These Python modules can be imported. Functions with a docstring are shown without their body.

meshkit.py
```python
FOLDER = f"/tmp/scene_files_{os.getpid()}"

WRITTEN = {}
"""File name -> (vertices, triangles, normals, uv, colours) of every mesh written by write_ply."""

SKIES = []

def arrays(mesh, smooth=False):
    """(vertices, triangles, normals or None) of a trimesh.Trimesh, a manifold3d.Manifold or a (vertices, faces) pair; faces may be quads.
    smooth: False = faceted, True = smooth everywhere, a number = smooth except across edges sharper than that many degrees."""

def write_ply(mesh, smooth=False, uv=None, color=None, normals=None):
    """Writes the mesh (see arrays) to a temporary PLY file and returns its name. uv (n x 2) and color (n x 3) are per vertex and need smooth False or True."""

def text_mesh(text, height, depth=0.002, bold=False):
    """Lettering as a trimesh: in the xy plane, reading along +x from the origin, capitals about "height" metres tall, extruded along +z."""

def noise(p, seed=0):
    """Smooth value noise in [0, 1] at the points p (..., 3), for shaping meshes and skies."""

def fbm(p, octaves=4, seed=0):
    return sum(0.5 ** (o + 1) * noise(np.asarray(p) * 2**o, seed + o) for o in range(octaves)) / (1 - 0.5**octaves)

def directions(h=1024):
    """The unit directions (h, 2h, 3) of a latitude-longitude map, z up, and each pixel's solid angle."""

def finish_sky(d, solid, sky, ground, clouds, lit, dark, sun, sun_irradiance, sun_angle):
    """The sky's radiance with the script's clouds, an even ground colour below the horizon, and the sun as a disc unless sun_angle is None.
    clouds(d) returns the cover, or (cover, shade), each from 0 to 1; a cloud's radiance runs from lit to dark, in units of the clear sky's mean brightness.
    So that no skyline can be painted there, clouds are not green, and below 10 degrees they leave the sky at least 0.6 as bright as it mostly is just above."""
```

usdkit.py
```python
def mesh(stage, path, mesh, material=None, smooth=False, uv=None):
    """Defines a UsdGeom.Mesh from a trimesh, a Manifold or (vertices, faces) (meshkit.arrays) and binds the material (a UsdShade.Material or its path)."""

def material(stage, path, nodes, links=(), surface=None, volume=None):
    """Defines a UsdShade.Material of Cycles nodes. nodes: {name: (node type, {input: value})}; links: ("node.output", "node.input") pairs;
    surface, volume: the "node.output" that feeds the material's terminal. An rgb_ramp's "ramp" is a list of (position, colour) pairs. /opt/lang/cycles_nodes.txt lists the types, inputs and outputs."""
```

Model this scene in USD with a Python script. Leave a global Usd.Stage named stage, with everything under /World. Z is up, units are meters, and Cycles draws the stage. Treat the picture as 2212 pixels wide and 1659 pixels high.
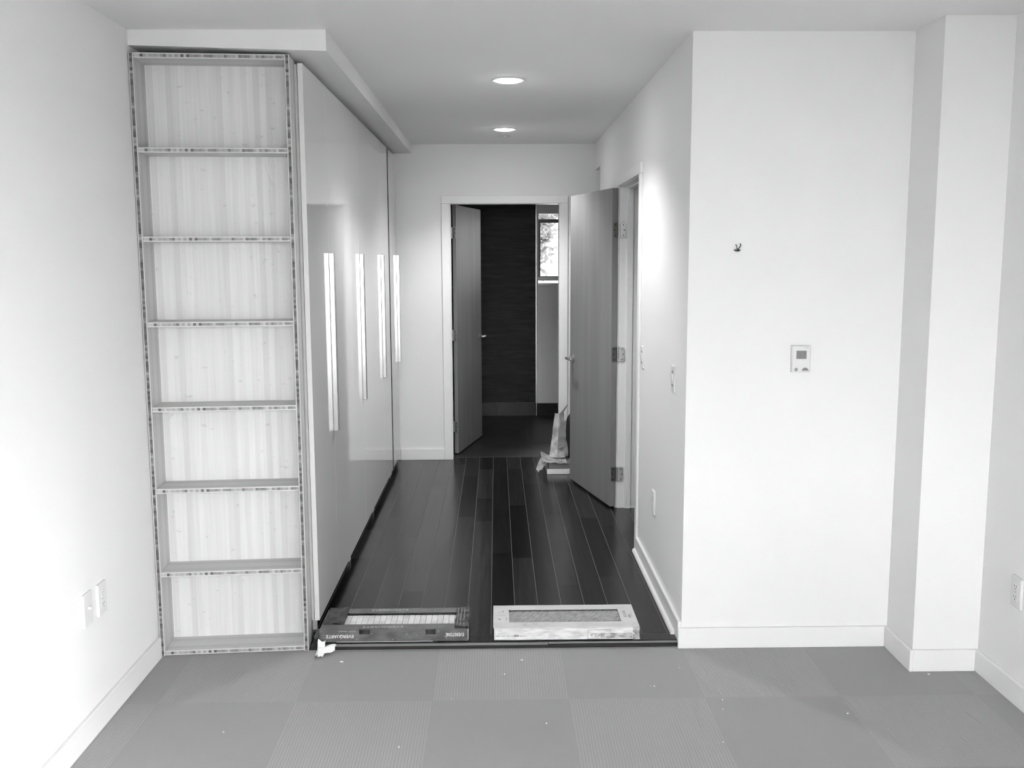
import math, random
import numpy as np, trimesh
from shapely.geometry import Polygon, Point, box as sbox
from pxr import Gf, Sdf, Usd, UsdGeom, UsdLux, UsdShade
import usdkit, meshkit

stage = Usd.Stage.CreateInMemory()
UsdGeom.SetStageUpAxis(stage, "Z")
UsdGeom.SetStageMetersPerUnit(stage, 1.0)
UsdGeom.Xform.Define(stage, "/World")
UsdGeom.Scope.Define(stage, "/World/Looks")

# ------------------------------------------------------------------ camera, sky, exposure
CAM_F = 33.70            # mm on a 36 mm wide frame
CAM_H, CAM_PITCH, CAM_YAW, CAM_ROLL = 1.632, 7.511, 0.923, -0.23
EXPOSURE = 0.0
SKY = 6.1                # overcast sky radiance
LAMP, BEAM = 75.0, 1700.0  # downlight lens radiance; intensity of its downward beam

cam = UsdGeom.Camera.Define(stage, "/World/camera")
cam.CreateFocalLengthAttr(CAM_F)
cam.CreateHorizontalApertureAttr(36.0)
cam.CreateVerticalApertureAttr(36.0 * 1659 / 2212)
cam.CreateFStopAttr(0.0)
cam.CreateFocusDistanceAttr(5.0)
cam.CreateClippingRangeAttr(Gf.Vec2f(0.05, 500.0))
cam.CreateExposureAttr(EXPOSURE)
p_, y_, r_ = (math.radians(a) for a in (CAM_PITCH, CAM_YAW, CAM_ROLL))
fwd = np.array([math.sin(y_) * math.cos(p_), math.cos(y_) * math.cos(p_), -math.sin(p_)])
right = np.array([math.cos(y_), -math.sin(y_), 0.0])
up = np.cross(right, fwd)
right, up = right * math.cos(r_) + up * math.sin(r_), -right * math.sin(r_) + up * math.cos(r_)
M = np.eye(4)
M[0, :3], M[1, :3], M[2, :3], M[3, :3] = right, up, -fwd, [0, 0, CAM_H]
cam.AddTransformOp().Set(Gf.Matrix4d(M.tolist()))

sky = UsdLux.DomeLight.Define(stage, "/World/sky")
sky.CreateIntensityAttr(SKY)
sky.CreateColorAttr(Gf.Vec3f(1, 1, 1))

# ------------------------------------------------------------------ materials (all neutral: the photograph is black and white)
MATS = {}


def g(v):
    return (v, v, v)


def mat(name, nodes, links, surface):
    MATS[name] = usdkit.material(stage, "/World/Looks/" + name, nodes, links, surface=surface)
    return MATS[name]


def plain(name, v, rough=0.5, spec=0.5, metallic=0.0, coat=0.0, bump=None):
    n = {"p": ("principled_bsdf", {"base_color": g(v), "roughness": rough, "specular_ior_level": spec, "metallic": metallic, "coat_weight": coat})}
    l = []
    if bump:
        scale, dist = bump
        n |= {"geo": ("geometry", {}), "t": ("noise_texture", {"scale": scale, "detail": 3.0}), "b": ("bump", {"strength": 0.5, "distance": dist})}
        l = [("geo.position", "t.vector"), ("t.fac", "b.height"), ("b.normal", "p.normal")]
    return mat(name, n, l, "p.BSDF")


def noisy(name, lo, hi, scale, rough=0.5, spec=0.5, detail=3.0, coords="geo", band=(0.3, 0.7), bump=0.0, coat=0.0, turn=0.0):
    """Colour between lo and hi by stretched noise; scale is a number or an (x, y, z) triple."""
    s = scale if np.ndim(scale) else (scale,) * 3
    n = {"geo": ("geometry", {}), "tc": ("texture_coordinate", {}), "m": ("mapping", {"mapping_type": "texture", "scale": tuple(1.0 / a for a in s), "rotation": (0.0, 0.0, turn)}),
         "t": ("noise_texture", {"scale": 1.0, "detail": detail}), "r": ("rgb_ramp", {"ramp": [(band[0], g(lo)), (band[1], g(hi))]}),
         "p": ("principled_bsdf", {"roughness": rough, "specular_ior_level": spec, "coat_weight": coat})}
    l = [("geo.position" if coords == "geo" else "tc.object", "m.vector"), ("m.vector", "t.vector"), ("t.fac", "r.fac"), ("r.color", "p.base_color")]
    if bump:
        n["b"] = ("bump", {"strength": 0.6, "distance": bump})
        l += [("t.fac", "b.height"), ("b.normal", "p.normal")]
    return mat(name, n, l, "p.BSDF")


plain("wall_paint", 0.83, 0.7, 0.25, bump=(240, 0.0006))
plain("ceiling_paint", 0.87, 0.85, 0.2)
plain("trim_paint", 0.84, 0.35, 0.4)
plain("bath_paint", 0.80, 0.7, 0.2)
plain("white_gloss", 0.78, 0.06, 0.6, coat=0.3)
plain("melamine", 0.50, 0.5, 0.4)
plain("dark_kick", 0.06, 0.5)
plain("handle_metal", 0.58, 0.20, 0.5, metallic=1.0)
plain("steel", 0.55, 0.33, 0.5, metallic=1.0)
plain("dark_hole", 0.01, 0.6)
plain("white_plastic", 0.80, 0.35)
plain("plate_plastic", 0.74, 0.4)
plain("grey_plastic", 0.32, 0.5)
plain("lcd", 0.22, 0.25)
plain("lcd_digit", 0.13, 0.4)
plain("black_wire", 0.02, 0.45)
plain("paper_white", 0.88, 0.8, bump=(60, 0.004))
plain("subfloor", 0.12, 0.8)
plain("underlay", 0.025, 0.9)
plain("raw_edge", 0.20, 0.8)
plain("grout", 0.09, 0.8)
plain("window_frame", 0.10, 0.4)
plain("ink_white", 0.85, 0.5)
plain("ink_grey", 0.30, 0.6)
plain("ink_faint", 0.48, 0.6)
plain("bottle_dark", 0.03, 0.3)
plain("carton_fold", 0.25, 0.5)
noisy("carton_dark", 0.085, 0.16, (14, 14, 30), 0.35, 0.5, band=(0.35, 0.65))
noisy("carton_dark_end", 0.012, 0.042, (60, 14, 14), 0.35, 0.4, band=(0.4, 0.6))
noisy("carton_light", 0.55, 0.64, (12, 12, 12), 0.6, 0.3)
noisy("carton_tape", 0.60, 0.85, (16, 16, 60), 0.22, 0.6, band=(0.35, 0.6))
noisy("carton_worn", 0.22, 0.62, (30, 30, 50), 0.3, 0.5, band=(0.35, 0.65))
noisy("pale_tile", 0.55, 0.75, (22, 8, 8), 0.35, 0.5)
noisy("pale_tile_light", 0.68, 0.82, (22, 8, 8), 0.35, 0.5)
noisy("slate_tile", 0.22, 0.44, (26, 170, 40), 0.6, 0.3, band=(0.35, 0.65), bump=0.003, turn=0.95)
noisy("bag_paper", 0.25, 0.62, (18, 18, 14), 0.5, 0.4, band=(0.35, 0.65))
noisy("grey_book", 0.13, 0.22, (6, 6, 260), 0.6, 0.3)
noisy("dark_tile_wall", 0.006, 0.034, (5.0, 5.0, 34), 0.5, 0.25, detail=8.0, band=(0.40, 0.80))
noisy("dark_tile_floor", 0.016, 0.03, (9, 9, 9), 0.4, 0.4)
noisy("dark_tile_base", 0.012, 0.024, (9, 9, 9), 0.4, 0.4)
noisy("door_wood", 0.20, 0.255, (10, 10, 0.9), 0.5, 0.28, detail=6.0, band=(0.25, 0.75))
noisy("door_wood_edge", 0.22, 0.30, (60, 60, 2), 0.5, 0.35)
noisy("leaf", 0.16, 0.30, (3, 3, 3), 0.5, 0.3)
noisy("bark", 0.06, 0.14, (20, 20, 5), 0.9, 0.2)
noisy("ground_outside", 0.18, 0.30, (1.5, 1.5, 1.5), 0.95, 0.1)
PLANKS = [(0.006, 0.012), (0.008, 0.017), (0.012, 0.024), (0.007, 0.014), (0.003, 0.007), (0.016, 0.030)]
for i, (a, b) in enumerate(PLANKS):
    noisy(f"plank_wood_{i}", a, b, (55, 2.5, 20), 0.22, 0.34, detail=4.0)


def carpet(name, v, rib):
    n = {"geo": ("geometry", {}), "t": ("noise_texture", {"scale": 420.0, "detail": 2.0}),
         "p": ("principled_bsdf", {"roughness": 0.95, "specular_ior_level": 0.1, "sheen_weight": 0.15}),
         "r": ("rgb_ramp", {"ramp": [(0.25, g(v * 0.82)), (0.75, g(v * 1.18))]}), "b": ("bump", {"strength": 0.5, "distance": 0.0006 if rib else 0.002})}
    l = [("geo.position", "t.vector"), ("t.fac", "r.fac"), ("b.normal", "p.normal")]
    if rib:   # low cords running away from the window, one every 10.6 mm
        n |= {"s": ("separate_xyz", {}), "k": ("math", {"math_type": "multiply", "value2": 2 * math.pi / 0.0106}), "sn": ("math", {"math_type": "sine"}),
              "mr": ("map_range", {"from_min": -1.0, "from_max": 1.0, "to_min": 0.95, "to_max": 1.10}), "mx": ("mix", {"mix_type": "multiply", "fac": 1.0}),
              "cc": ("combine_xyz", {}), "ad": ("math", {"math_type": "add"})}
        l += [("geo.position", "s.vector"), ("s.x", "k.value1"), ("k.value", "sn.value1"), ("sn.value", "mr.value"),
              ("mr.result", "cc.x"), ("mr.result", "cc.y"), ("mr.result", "cc.z"),
              ("r.color", "mx.color1"), ("cc.vector", "mx.color2"), ("mx.color", "p.base_color"), ("sn.value", "ad.value1"), ("t.fac", "ad.value2"), ("ad.value", "b.height")]
    else:
        l += [("r.color", "p.base_color"), ("t.fac", "b.height")]
    return mat(name, n, l, "p.BSDF")


carpet("carpet_plain", 0.285, False)
carpet("carpet_ribbed", 0.298, True)


def bamboo(name, strip_axis, grain_axis, v=0.60):
    """Glued bamboo strips: a tone per strip, fine grain and a few dark nodes; object coordinates."""
    gs = {"x": (3.0, 90.0, 90.0), "z": (90.0, 90.0, 3.0)}[grain_axis]
    ns = {"x": (11.0, 41.0, 41.0), "z": (30.0, 30.0, 52.0)}[grain_axis]
    n = {"tc": ("texture_coordinate", {}), "s": ("separate_xyz", {}), "k": ("math", {"math_type": "multiply", "value2": 41.0}), "f": ("math", {"math_type": "floor"}),
         "w": ("white_noise_texture", {"dimensions": "1D"}), "r": ("rgb_ramp", {"ramp": [(0.0, g(v * 0.91)), (0.55, g(v)), (1.0, g(v * 1.06))]}),
         "m": ("mapping", {"scale": gs}), "t": ("noise_texture", {"scale": 1.0, "detail": 3.0}), "r2": ("rgb_ramp", {"ramp": [(0.3, g(0.95)), (0.7, g(1.03))]}),
         "m2": ("mapping", {"scale": ns}), "t2": ("noise_texture", {"scale": 1.0, "detail": 1.0}), "r3": ("rgb_ramp", {"ramp": [(0.70, g(1.0)), (0.80, g(0.84))]}),
         "x1": ("mix", {"mix_type": "multiply", "fac": 1.0}), "x2": ("mix", {"mix_type": "multiply", "fac": 1.0}),
         "p": ("principled_bsdf", {"roughness": 0.42, "specular_ior_level": 0.35})}
    l = [("tc.object", "s.vector"), (f"s.{strip_axis}", "k.value1"), ("k.value", "f.value1"), ("f.value", "w.w"), ("w.value", "r.fac"),
         ("tc.object", "m.vector"), ("m.vector", "t.vector"), ("t.fac", "r2.fac"), ("tc.object", "m2.vector"), ("m2.vector", "t2.vector"), ("t2.fac", "r3.fac"),
         ("r.color", "x1.color1"), ("r2.color", "x1.color2"), ("x1.color", "x2.color1"), ("r3.color", "x2.color2"), ("x2.color", "p.base_color")]
    return mat(name, n, l, "p.BSDF")


bamboo("bamboo_back", "x", "z", 0.74)
bamboo("bamboo_side", "y", "z", 0.55)
bamboo("bamboo_shelf", "y", "x", 0.60)


def end_grain(name, axis, stops):
    n = {"tc": ("texture_coordinate", {}), "s": ("separate_xyz", {}), "k": ("math", {"math_type": "multiply", "value2": 92.0}), "f": ("math", {"math_type": "floor"}),
         "w": ("white_noise_texture", {"dimensions": "1D"}), "r": ("rgb_ramp", {"ramp": stops}), "p": ("principled_bsdf", {"roughness": 0.5})}
    l = [("tc.object", "s.vector"), (f"s.{axis}", "k.value1"), ("k.value", "f.value1"), ("f.value", "w.w"), ("w.value", "r.fac"), ("r.color", "p.base_color")]
    return mat(name, n, l, "p.BSDF")


end_grain("end_grain_upright", "z", [(0.0, g(0.05)), (0.5, g(0.13)), (0.9, g(0.22)), (1.0, g(0.34))])
end_grain("end_grain_shelf", "x", [(0.0, g(0.10)), (0.3, g(0.26)), (0.75, g(0.42)), (1.0, g(0.50))])

mat("lamp_lens", {"e": ("emission", {"color": g(1.0), "strength": LAMP})}, [], "e.emission")
mat("pane_glass", {"t": ("transparent_bsdf", {"color": g(0.94)}), "s": ("glossy_bsdf", {"color": g(1.0), "roughness": 0.02}), "f": ("fresnel", {"IOR": 1.45}), "x": ("mix_closure", {})},
    [("f.fac", "x.fac"), ("t.BSDF", "x.closure1"), ("s.BSDF", "x.closure2")], "x.closure")
mat("foliage", {"geo": ("geometry", {}), "m": ("noise_texture", {"scale": 4.0}), "r": ("rgb_ramp", {"ramp": [(0.3, g(0.10)), (0.7, g(0.21))]}),
                "d": ("diffuse_bsdf", {}), "t": ("translucent_bsdf", {}), "x": ("mix_closure", {"fac": 0.5})},
    [("geo.position", "m.vector"), ("m.fac", "r.fac"), ("r.color", "d.color"), ("r.color", "t.color"), ("d.BSDF", "x.closure1"), ("t.BSDF", "x.closure2")], "x.closure")

# ------------------------------------------------------------------ helpers
USED = {}


def numbered(parent, name):
    k = USED.get((parent, name), 0)
    USED[(parent, name)] = k + 1
    return f"{parent}/{name}" if k == 0 else f"{parent}/{name}_{k:03d}"


def path_of(parent):
    return "/World" if parent is None else str(parent.GetPath())


def obj(name, mesh, material, parent=None, smooth=False, label=None, cat=None, group=None, kind=None):
    path = numbered(path_of(parent), name)
    p = usdkit.mesh(stage, path, mesh, MATS[material], smooth=smooth).GetPrim()
    return note(p, label, cat, group, kind)


def note(p, label=None, cat=None, group=None, kind=None):
    for k, v in (("label", label), ("category", cat), ("group", group), ("kind", kind)):
        if v:
            p.SetCustomDataByKey(k, v)
    return p


def thing(name, label=None, cat=None, loc=(0, 0, 0), rotz=0.0, group=None, kind=None, parent=None):
    x = UsdGeom.Xform.Define(stage, numbered(path_of(parent), name))
    x.AddTranslateOp().Set(Gf.Vec3d(*map(float, loc)))
    if rotz:
        x.AddRotateZOp().Set(float(rotz))
    return note(x.GetPrim(), label, cat, group, kind)


def bx(x0, x1, y0, y1, z0, z1, c=0.0):
    """A box between limits, chamfered by c on every edge."""
    lo, hi = np.array([x0, y0, z0], float), np.array([x1, y1, z1], float)
    if not c:
        m = trimesh.creation.box(hi - lo)
        m.apply_translation((lo + hi) / 2)
        return m
    c = min(c, 0.49 * float((hi - lo).min()))
    pts = []
    for sx in (0, 1):
        for sy in (0, 1):
            for sz in (0, 1):
                corner = np.where([sx, sy, sz], hi, lo)
                step = np.where([sx, sy, sz], -c, c)
                for k in range(3):
                    q = corner + step
                    q[k] = corner[k]
                    pts.append(q)
    return trimesh.convex.convex_hull(np.array(pts))


def cat(*ms):
    return trimesh.util.concatenate(list(ms))


def cyl(p0, p1, r, n=24, r2=None):
    p0, p1 = np.array(p0, float), np.array(p1, float)
    d = p1 - p0
    m = trimesh.creation.cylinder(radius=r, height=1.0, sections=n)
    v = m.vertices.copy()
    if r2 is not None:
        top = v[:, 2] > 0
        v[top, :2] *= r2 / r
    v[:, 2] = (v[:, 2] + 0.5) * np.linalg.norm(d)
    m.vertices = v
    m.apply_transform(trimesh.geometry.align_vectors([0, 0, 1], d / np.linalg.norm(d)))
    m.apply_translation(p0)
    return m


def tube(pts, r, n=8):
    pts = np.array(pts, float)
    parts = [cyl(a, b, r, n) for a, b in zip(pts[:-1], pts[1:])]
    parts += [trimesh.creation.icosphere(1, r).apply_translation(p) for p in pts]
    return cat(*parts)


def prism(poly, h):
    return trimesh.creation.extrude_polygon(poly, h, engine="earcut")


def place(m, origin, ex, ey, ez):
    """The mesh's own x, y, z axes laid along ex, ey, ez at the origin."""
    T = np.eye(4)
    T[:3, 0], T[:3, 1], T[:3, 2], T[:3, 3] = ex, ey, ez, origin
    m = m.copy()
    m.apply_transform(T)
    return m


def hull(pts):
    return trimesh.convex.convex_hull(np.array(pts, float))


def with_hole(u0, u1, v0, v1, holes, t):
    """A slab in u, v of thickness t with rectangular holes (as a prism along +z)."""
    s = sbox(u0, v0, u1, v1)
    for h in holes:
        s = s.difference(sbox(*h))
    return prism(s, t)


X, Y, Z = np.eye(3)
ZW = 0.0266                  # top of the hall's wood floor above the carpet
XR, Y0 = 0.770, 3.85         # hall right wall face, front face of the short wall
XL, XC = -1.402, 1.640       # left wall face, left face of the corner column
Y1, XQ = 3.600, 1.901        # front face of the column, right wall face
YF = 7.565                   # far hall wall face
H = 2.5
S = "structure"

# ------------------------------------------------------------------ large structure
obj("ceiling", bx(-1.6, 2.1, -1.42, 7.68, H, H + 0.1), "ceiling_paint", kind=S, label="plain matt ceiling over the room and the hall", cat=None)
obj("wall_left", bx(-1.55, XL, -1.3, 7.68, -0.1, H), "wall_paint", kind=S, label="long white painted wall on the left side, behind bookshelf and wardrobes")
RW = (-0.90, 0.04, 1.72, 2.00)      # the glazed opening in the right wall, nearer than the picture shows: y0, z0, y1, z1
m = with_hole(-1.3, 3.6, -0.1, H, [RW], 0.149)
obj("wall_right", place(m, (XQ, 0, 0), Y, Z, X), "wall_paint", kind=S, label="white painted wall along the right edge of the picture")
w3 = thing("window_3", "tall glazed doors in the right wall, beside the camera", kind=S)
ys_ = np.linspace(RW[0] + 0.025, RW[2] - 0.025, 4)
obj("window_frame", cat(bx(1.94, 2.01, RW[0], RW[2], RW[1], RW[1] + 0.05), bx(1.94, 2.01, RW[0], RW[2], RW[3] - 0.05, RW[3]), *[bx(1.94, 2.01, a - 0.025, a + 0.025, RW[1] + 0.05, RW[3] - 0.05) for a in ys_]), "trim_paint", w3)
obj("pane", bx(1.97, 1.976, RW[0] + 0.05, RW[2] - 0.05, RW[1] + 0.05, RW[3] - 0.05), "pane_glass", w3)
obj("wall_column", bx(XC, 2.05, Y1, Y0, -0.1, H), "wall_paint", kind=S, label="white boxed column standing in the right corner of the room")
obj("wall_front", bx(XR, 2.05, Y0, 3.97, -0.1, H), "wall_paint", kind=S, label="bright white wall with the thermostat, right of the hall opening")
# hall right wall: door opening, and it ends before the far wall (an alcove turns off to the right below a header)
m = with_hole(3.97, YF, -0.1, H, [(5.138, -0.2, 6.034, 2.074), (7.18, -0.2, YF + 0.1, 2.30)], 0.115)
obj("wall_hall", place(m, (XR, 0, 0), Y, Z, X), "wall_paint", kind=S, label="white hall wall with door opening and light switches, right of the wood floor")
m = with_hole(-1.402, 2.05, -0.1, H, [(-0.366, -0.2, 0.509, 2.060)], 0.115)
obj("wall_far", place(m, (0, YF + 0.115, 0), X, Z, -Y), "wall_paint", kind=S, label="white wall at the end of the hall around the far doorway")
obj("wall_alcove", bx(XR + 0.115, 2.05, 7.08, 7.18, -0.1, 2.4), "wall_paint", kind=S, label="end of the hall wall at the alcove behind the open door")
obj("ceiling_alcove", bx(XR + 0.115, 2.05, 7.18, YF, 2.30, 2.36), "ceiling_paint", kind=S, label="low ceiling of the alcove at the end of the hall")
obj("wall_side_room", bx(1.95, 2.05, 3.97, YF, -0.1, H), "wall_paint", kind=S, label="outer wall of the room behind the open hall door")
# the window wall behind the camera
m = with_hole(-1.402, XQ, -0.1, H, [(-0.80, 0.55, 1.60, 2.30)], 0.12)
obj("wall_back", place(m, (0, -1.30, 0), X, Z, -Y), "wall_paint", kind=S, label="wall behind the camera with the wide window")
win = thing("window_2", "wide window in the wall behind the camera", kind=S)
fr = cat(bx(-0.80, 1.60, -1.40, -1.33, 0.55, 0.60), bx(-0.80, 1.60, -1.40, -1.33, 2.25, 2.30), *[bx(x - 0.025, x + 0.025, -1.40, -1.33, 0.60, 2.25) for x in (-0.775, 0.0, 0.8, 1.575)])
obj("window_frame", fr, "trim_paint", win)
obj("pane", bx(-0.75, 1.55, -1.37, -1.364, 0.60, 2.25), "pane_glass", win)

# bulkhead over bookshelf and wardrobes; its front lower edge is not quite level
v = [(XL, 3.824, 2.443), (-0.646, 3.824, 2.421), (-0.646, YF, 2.431), (XL, YF, 2.431), (XL, 3.824, H), (-0.646, 3.824, H), (-0.646, YF, H), (XL, YF, H)]
f = [(0, 3, 2, 1), (4, 5, 6, 7), (0, 1, 5, 4), (1, 2, 6, 5), (2, 3, 7, 6), (3, 0, 4, 7)]
obj("ceiling_bulkhead", (np.array(v), np.array(f)), "wall_paint", kind=S, label="shallow white boxed bulkhead under the ceiling, above bookshelf and wardrobes")

# bathroom beyond the far doorway
YB = 9.69
obj("wall_bathroom_left", bx(-1.30, -1.20, 7.68, 9.81, -0.1, 2.55), "bath_paint", kind=S, label="left wall of the dark room beyond the far doorway")
obj("wall_bathroom_right", bx(1.90, 2.0, 7.68, 9.81, -0.1, 2.55), "bath_paint", kind=S, label="right wall of the dark room beyond the far doorway")
obj("ceiling_bathroom", bx(-1.30, 2.0, 7.68, 9.81, 2.45, 2.55), "bath_paint", kind=S, label="ceiling of the dark room beyond the far doorway")
m = with_hole(-1.20, 1.90, -0.1, 2.45, [(0.425, 1.375, 1.20, 2.065)], 0.12)
obj("wall_bathroom", place(m, (0, YB + 0.12, 0), X, Z, -Y), "bath_paint", kind=S, label="grey painted wall with the small window, seen through the far doorway")
tw = thing("wall_bathroom_tile", "dark horizontally streaked tiled wall seen through the far doorway", kind=S)
obj("tile_field", bx(-1.198, 0.398, YB - 0.012, YB - 0.001, 0.165, 2.449), "dark_tile_wall", tw)
obj("edge_trim", bx(0.398, 0.406, YB - 0.014, YB - 0.001, ZW, 2.449), "steel", tw)
bt = thing("baseboard_bathroom", "dark tile skirting at the foot of the bathroom wall", kind=S)
for k in range(5):
    a = -1.198 + 0.40 * k
    obj("tile", bx(a + 0.0003, min(a + 0.3997, 0.3975), YB - 0.014, YB - 0.001, ZW, 0.162, 0.0015), "dark_tile_base", bt)
for k in range(3):
    a = 0.407 + 0.5 * k
    obj("tile", bx(a + 0.001, a + 0.499, YB - 0.014, YB - 0.001, ZW, 0.155, 0.0015), "dark_tile_wall", bt)
w1 = thing("window_1", "small bright window in the room beyond the far doorway", kind=S)
wx0, wx1, wz0, wz1 = 0.425, 1.20, 1.375, 2.065
obj("window_frame", cat(bx(wx0, wx1, YB + 0.03, YB + 0.08, 1.975, 2.012), bx(wx0, wx0 + 0.022, YB + 0.03, YB + 0.08, 1.445, 1.975), bx(wx1 - 0.022, wx1, YB + 0.03, YB + 0.08, 1.445, 1.975), bx(wx0, wx1, YB + 0.03, YB + 0.08, 1.436, 1.445)), "window_frame", w1)
obj("window_frame", cat(bx(wx0, wx1, YB + 0.04, YB + 0.09, 1.40, 1.436)), "trim_paint", w1, label="white lower frame rail")
obj("pane", bx(wx0 + 0.022, wx1 - 0.022, YB + 0.053, YB + 0.057, 1.445, 1.975), "pane_glass", w1)
obj("pane", bx(wx0, wx1, YB + 0.053, YB + 0.057, 2.012, 2.065), "pane_glass", w1)
obj("window_sill", bx(wx0 - 0.012, wx1 + 0.012, YB - 0.025, YB + 0.10, 1.355, 1.375, 0.003), "trim_paint", w1)

obj("ground", bx(-40, 40, -40, 40, -0.5, -0.3), "ground_outside", kind=S, label="ground outside the windows")

# ------------------------------------------------------------------ floors
fl = thing("floor", "grey carpet tile floor of the room, plain and ribbed squares alternating", kind=S)
obj("underlay", bx(-1.55, 2.05, -1.42, 3.862, -0.1, -0.008), "underlay", fl)
PX, PY, X0, YT = 0.508, 0.508, 0.262, 3.385
for j in range(-9, 1):
    for i in range(-4, 4):
        xa, xb = max(X0 + PX * i, XL), min(X0 + PX * (i + 1), XQ)
        ya, yb = max(YT + PY * j, -1.3), min(YT + PY * (j + 1), 3.860)
        if xb - xa < 0.01 or yb - ya < 0.01:
            continue
        ribbed = (i + j) % 2 == 1
        if j == 0 and xa > XR - 0.1:
            yb = Y0 - 0.001
        e = 0.00012
        if j == 0 and xb > XC:      # cut around the column
            if xa < XC:
                s = sbox(xa + e, ya + e, xb - e, yb - e).difference(sbox(XC, Y1, 3, 5))
            else:
                s = sbox(xa + e, ya + e, xb - e, Y1)
            m = prism(s, 0.008).apply_translation([0, 0, -0.008])
        else:
            m = bx(xa + e, xb - e, ya + e, yb - e, -0.008, 0.0)
        obj("carpet_tile", m, "carpet_ribbed" if ribbed else "carpet_plain", fl)

fh = thing("floor_hall", "dark stained wood plank floor of the hall", kind=S)
obj("underlay", cat(bx(-0.79, 1.95, 3.866, 4.030, -0.1, 0.0120), bx(XL, 1.95, 4.030, 7.64, -0.1, 0.0120)), "underlay", fh)
obj("joint_filler", cat(bx(-0.79, 1.95, 3.944, 4.030, 0.0120, ZW - 0.0009), bx(XL, 1.95, 4.030, 7.64, 0.0120, ZW - 0.0009)), "subfloor", fh, label="pale joints between the planks")
obj("raw_edge", cat(bx(-0.735, 0.21, 3.861, 3.868, 0.0135, 0.0225), bx(0.212, 0.768, 3.8625, 3.868, 0.0165, 0.0235)), "raw_edge", fh, label="pale raw front edge of the wood floor")


def plank(x0, x1, y0, y1, c=0.0006):
    """A floor plank with its two long upper edges eased."""
    s = Polygon([(x0, 0.0150), (x1, 0.0150), (x1, ZW - c), (x1 - c, ZW), (x0 + c, ZW), (x0, ZW - c)])
    return place(prism(s, y1 - y0), (0, y1, 0), X, Z, -Y)


rng = random.Random(7)
xs = [-0.031 + 0.1085 * k for k in range(-8, 9)]
for i in range(len(xs) - 1):
    y = 3.945 - rng.uniform(0.0, 0.9)
    row_mats = list(range(len(PLANKS)))
    while y < 7.63:
        ln = rng.choice((0.55, 0.75, 0.9, 1.1, 1.2))
        ya, yb = max(y, 3.945 if xs[i] > -0.79 else 4.032), min(y + ln, 7.632)
        y += ln
        if yb - ya < 0.03:
            continue
        k = rng.choice((0, 1, 1, 2, 3, 3, 4, 5))
        obj("plank", plank(xs[i] + 0.0013, xs[i + 1] - 0.0013, ya + 0.0002, yb - 0.0002), f"plank_wood_{k}", fh)
for a, b in ((-0.735, 0.092), (0.094, 0.768)):
    obj("plank", bx(a, b, 3.869, 3.9425, 0.0150, ZW - 0.0005, 0.002), "plank_wood_2", fh)
obj("plank", bx(0.84, 1.95, 3.975, 7.07, 0.0150, ZW), "plank_wood_1", fh)
fb = thing("floor_bathroom", "dark tiled floor beyond the far doorway", kind=S)
obj("grout", bx(-1.20, 1.90, 7.64, YB, -0.1, ZW - 0.0015), "grout", fb)
for i in range(-3, 3):
    for yy, ye in ((7.645, 8.24), (8.24, 8.84), (8.84, 9.44), (9.44, YB - 0.015)):
        xa, xb = max(0.279 + 0.6 * i, -1.199), min(0.279 + 0.6 * (i + 1), 1.899)
        if xb - xa > 0.02:
            obj("tile", bx(xa + 0.002, xb - 0.002, yy + 0.001, ye - 0.001, ZW - 0.0015, ZW, 0.0004), "dark_tile_floor", fb)

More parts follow.
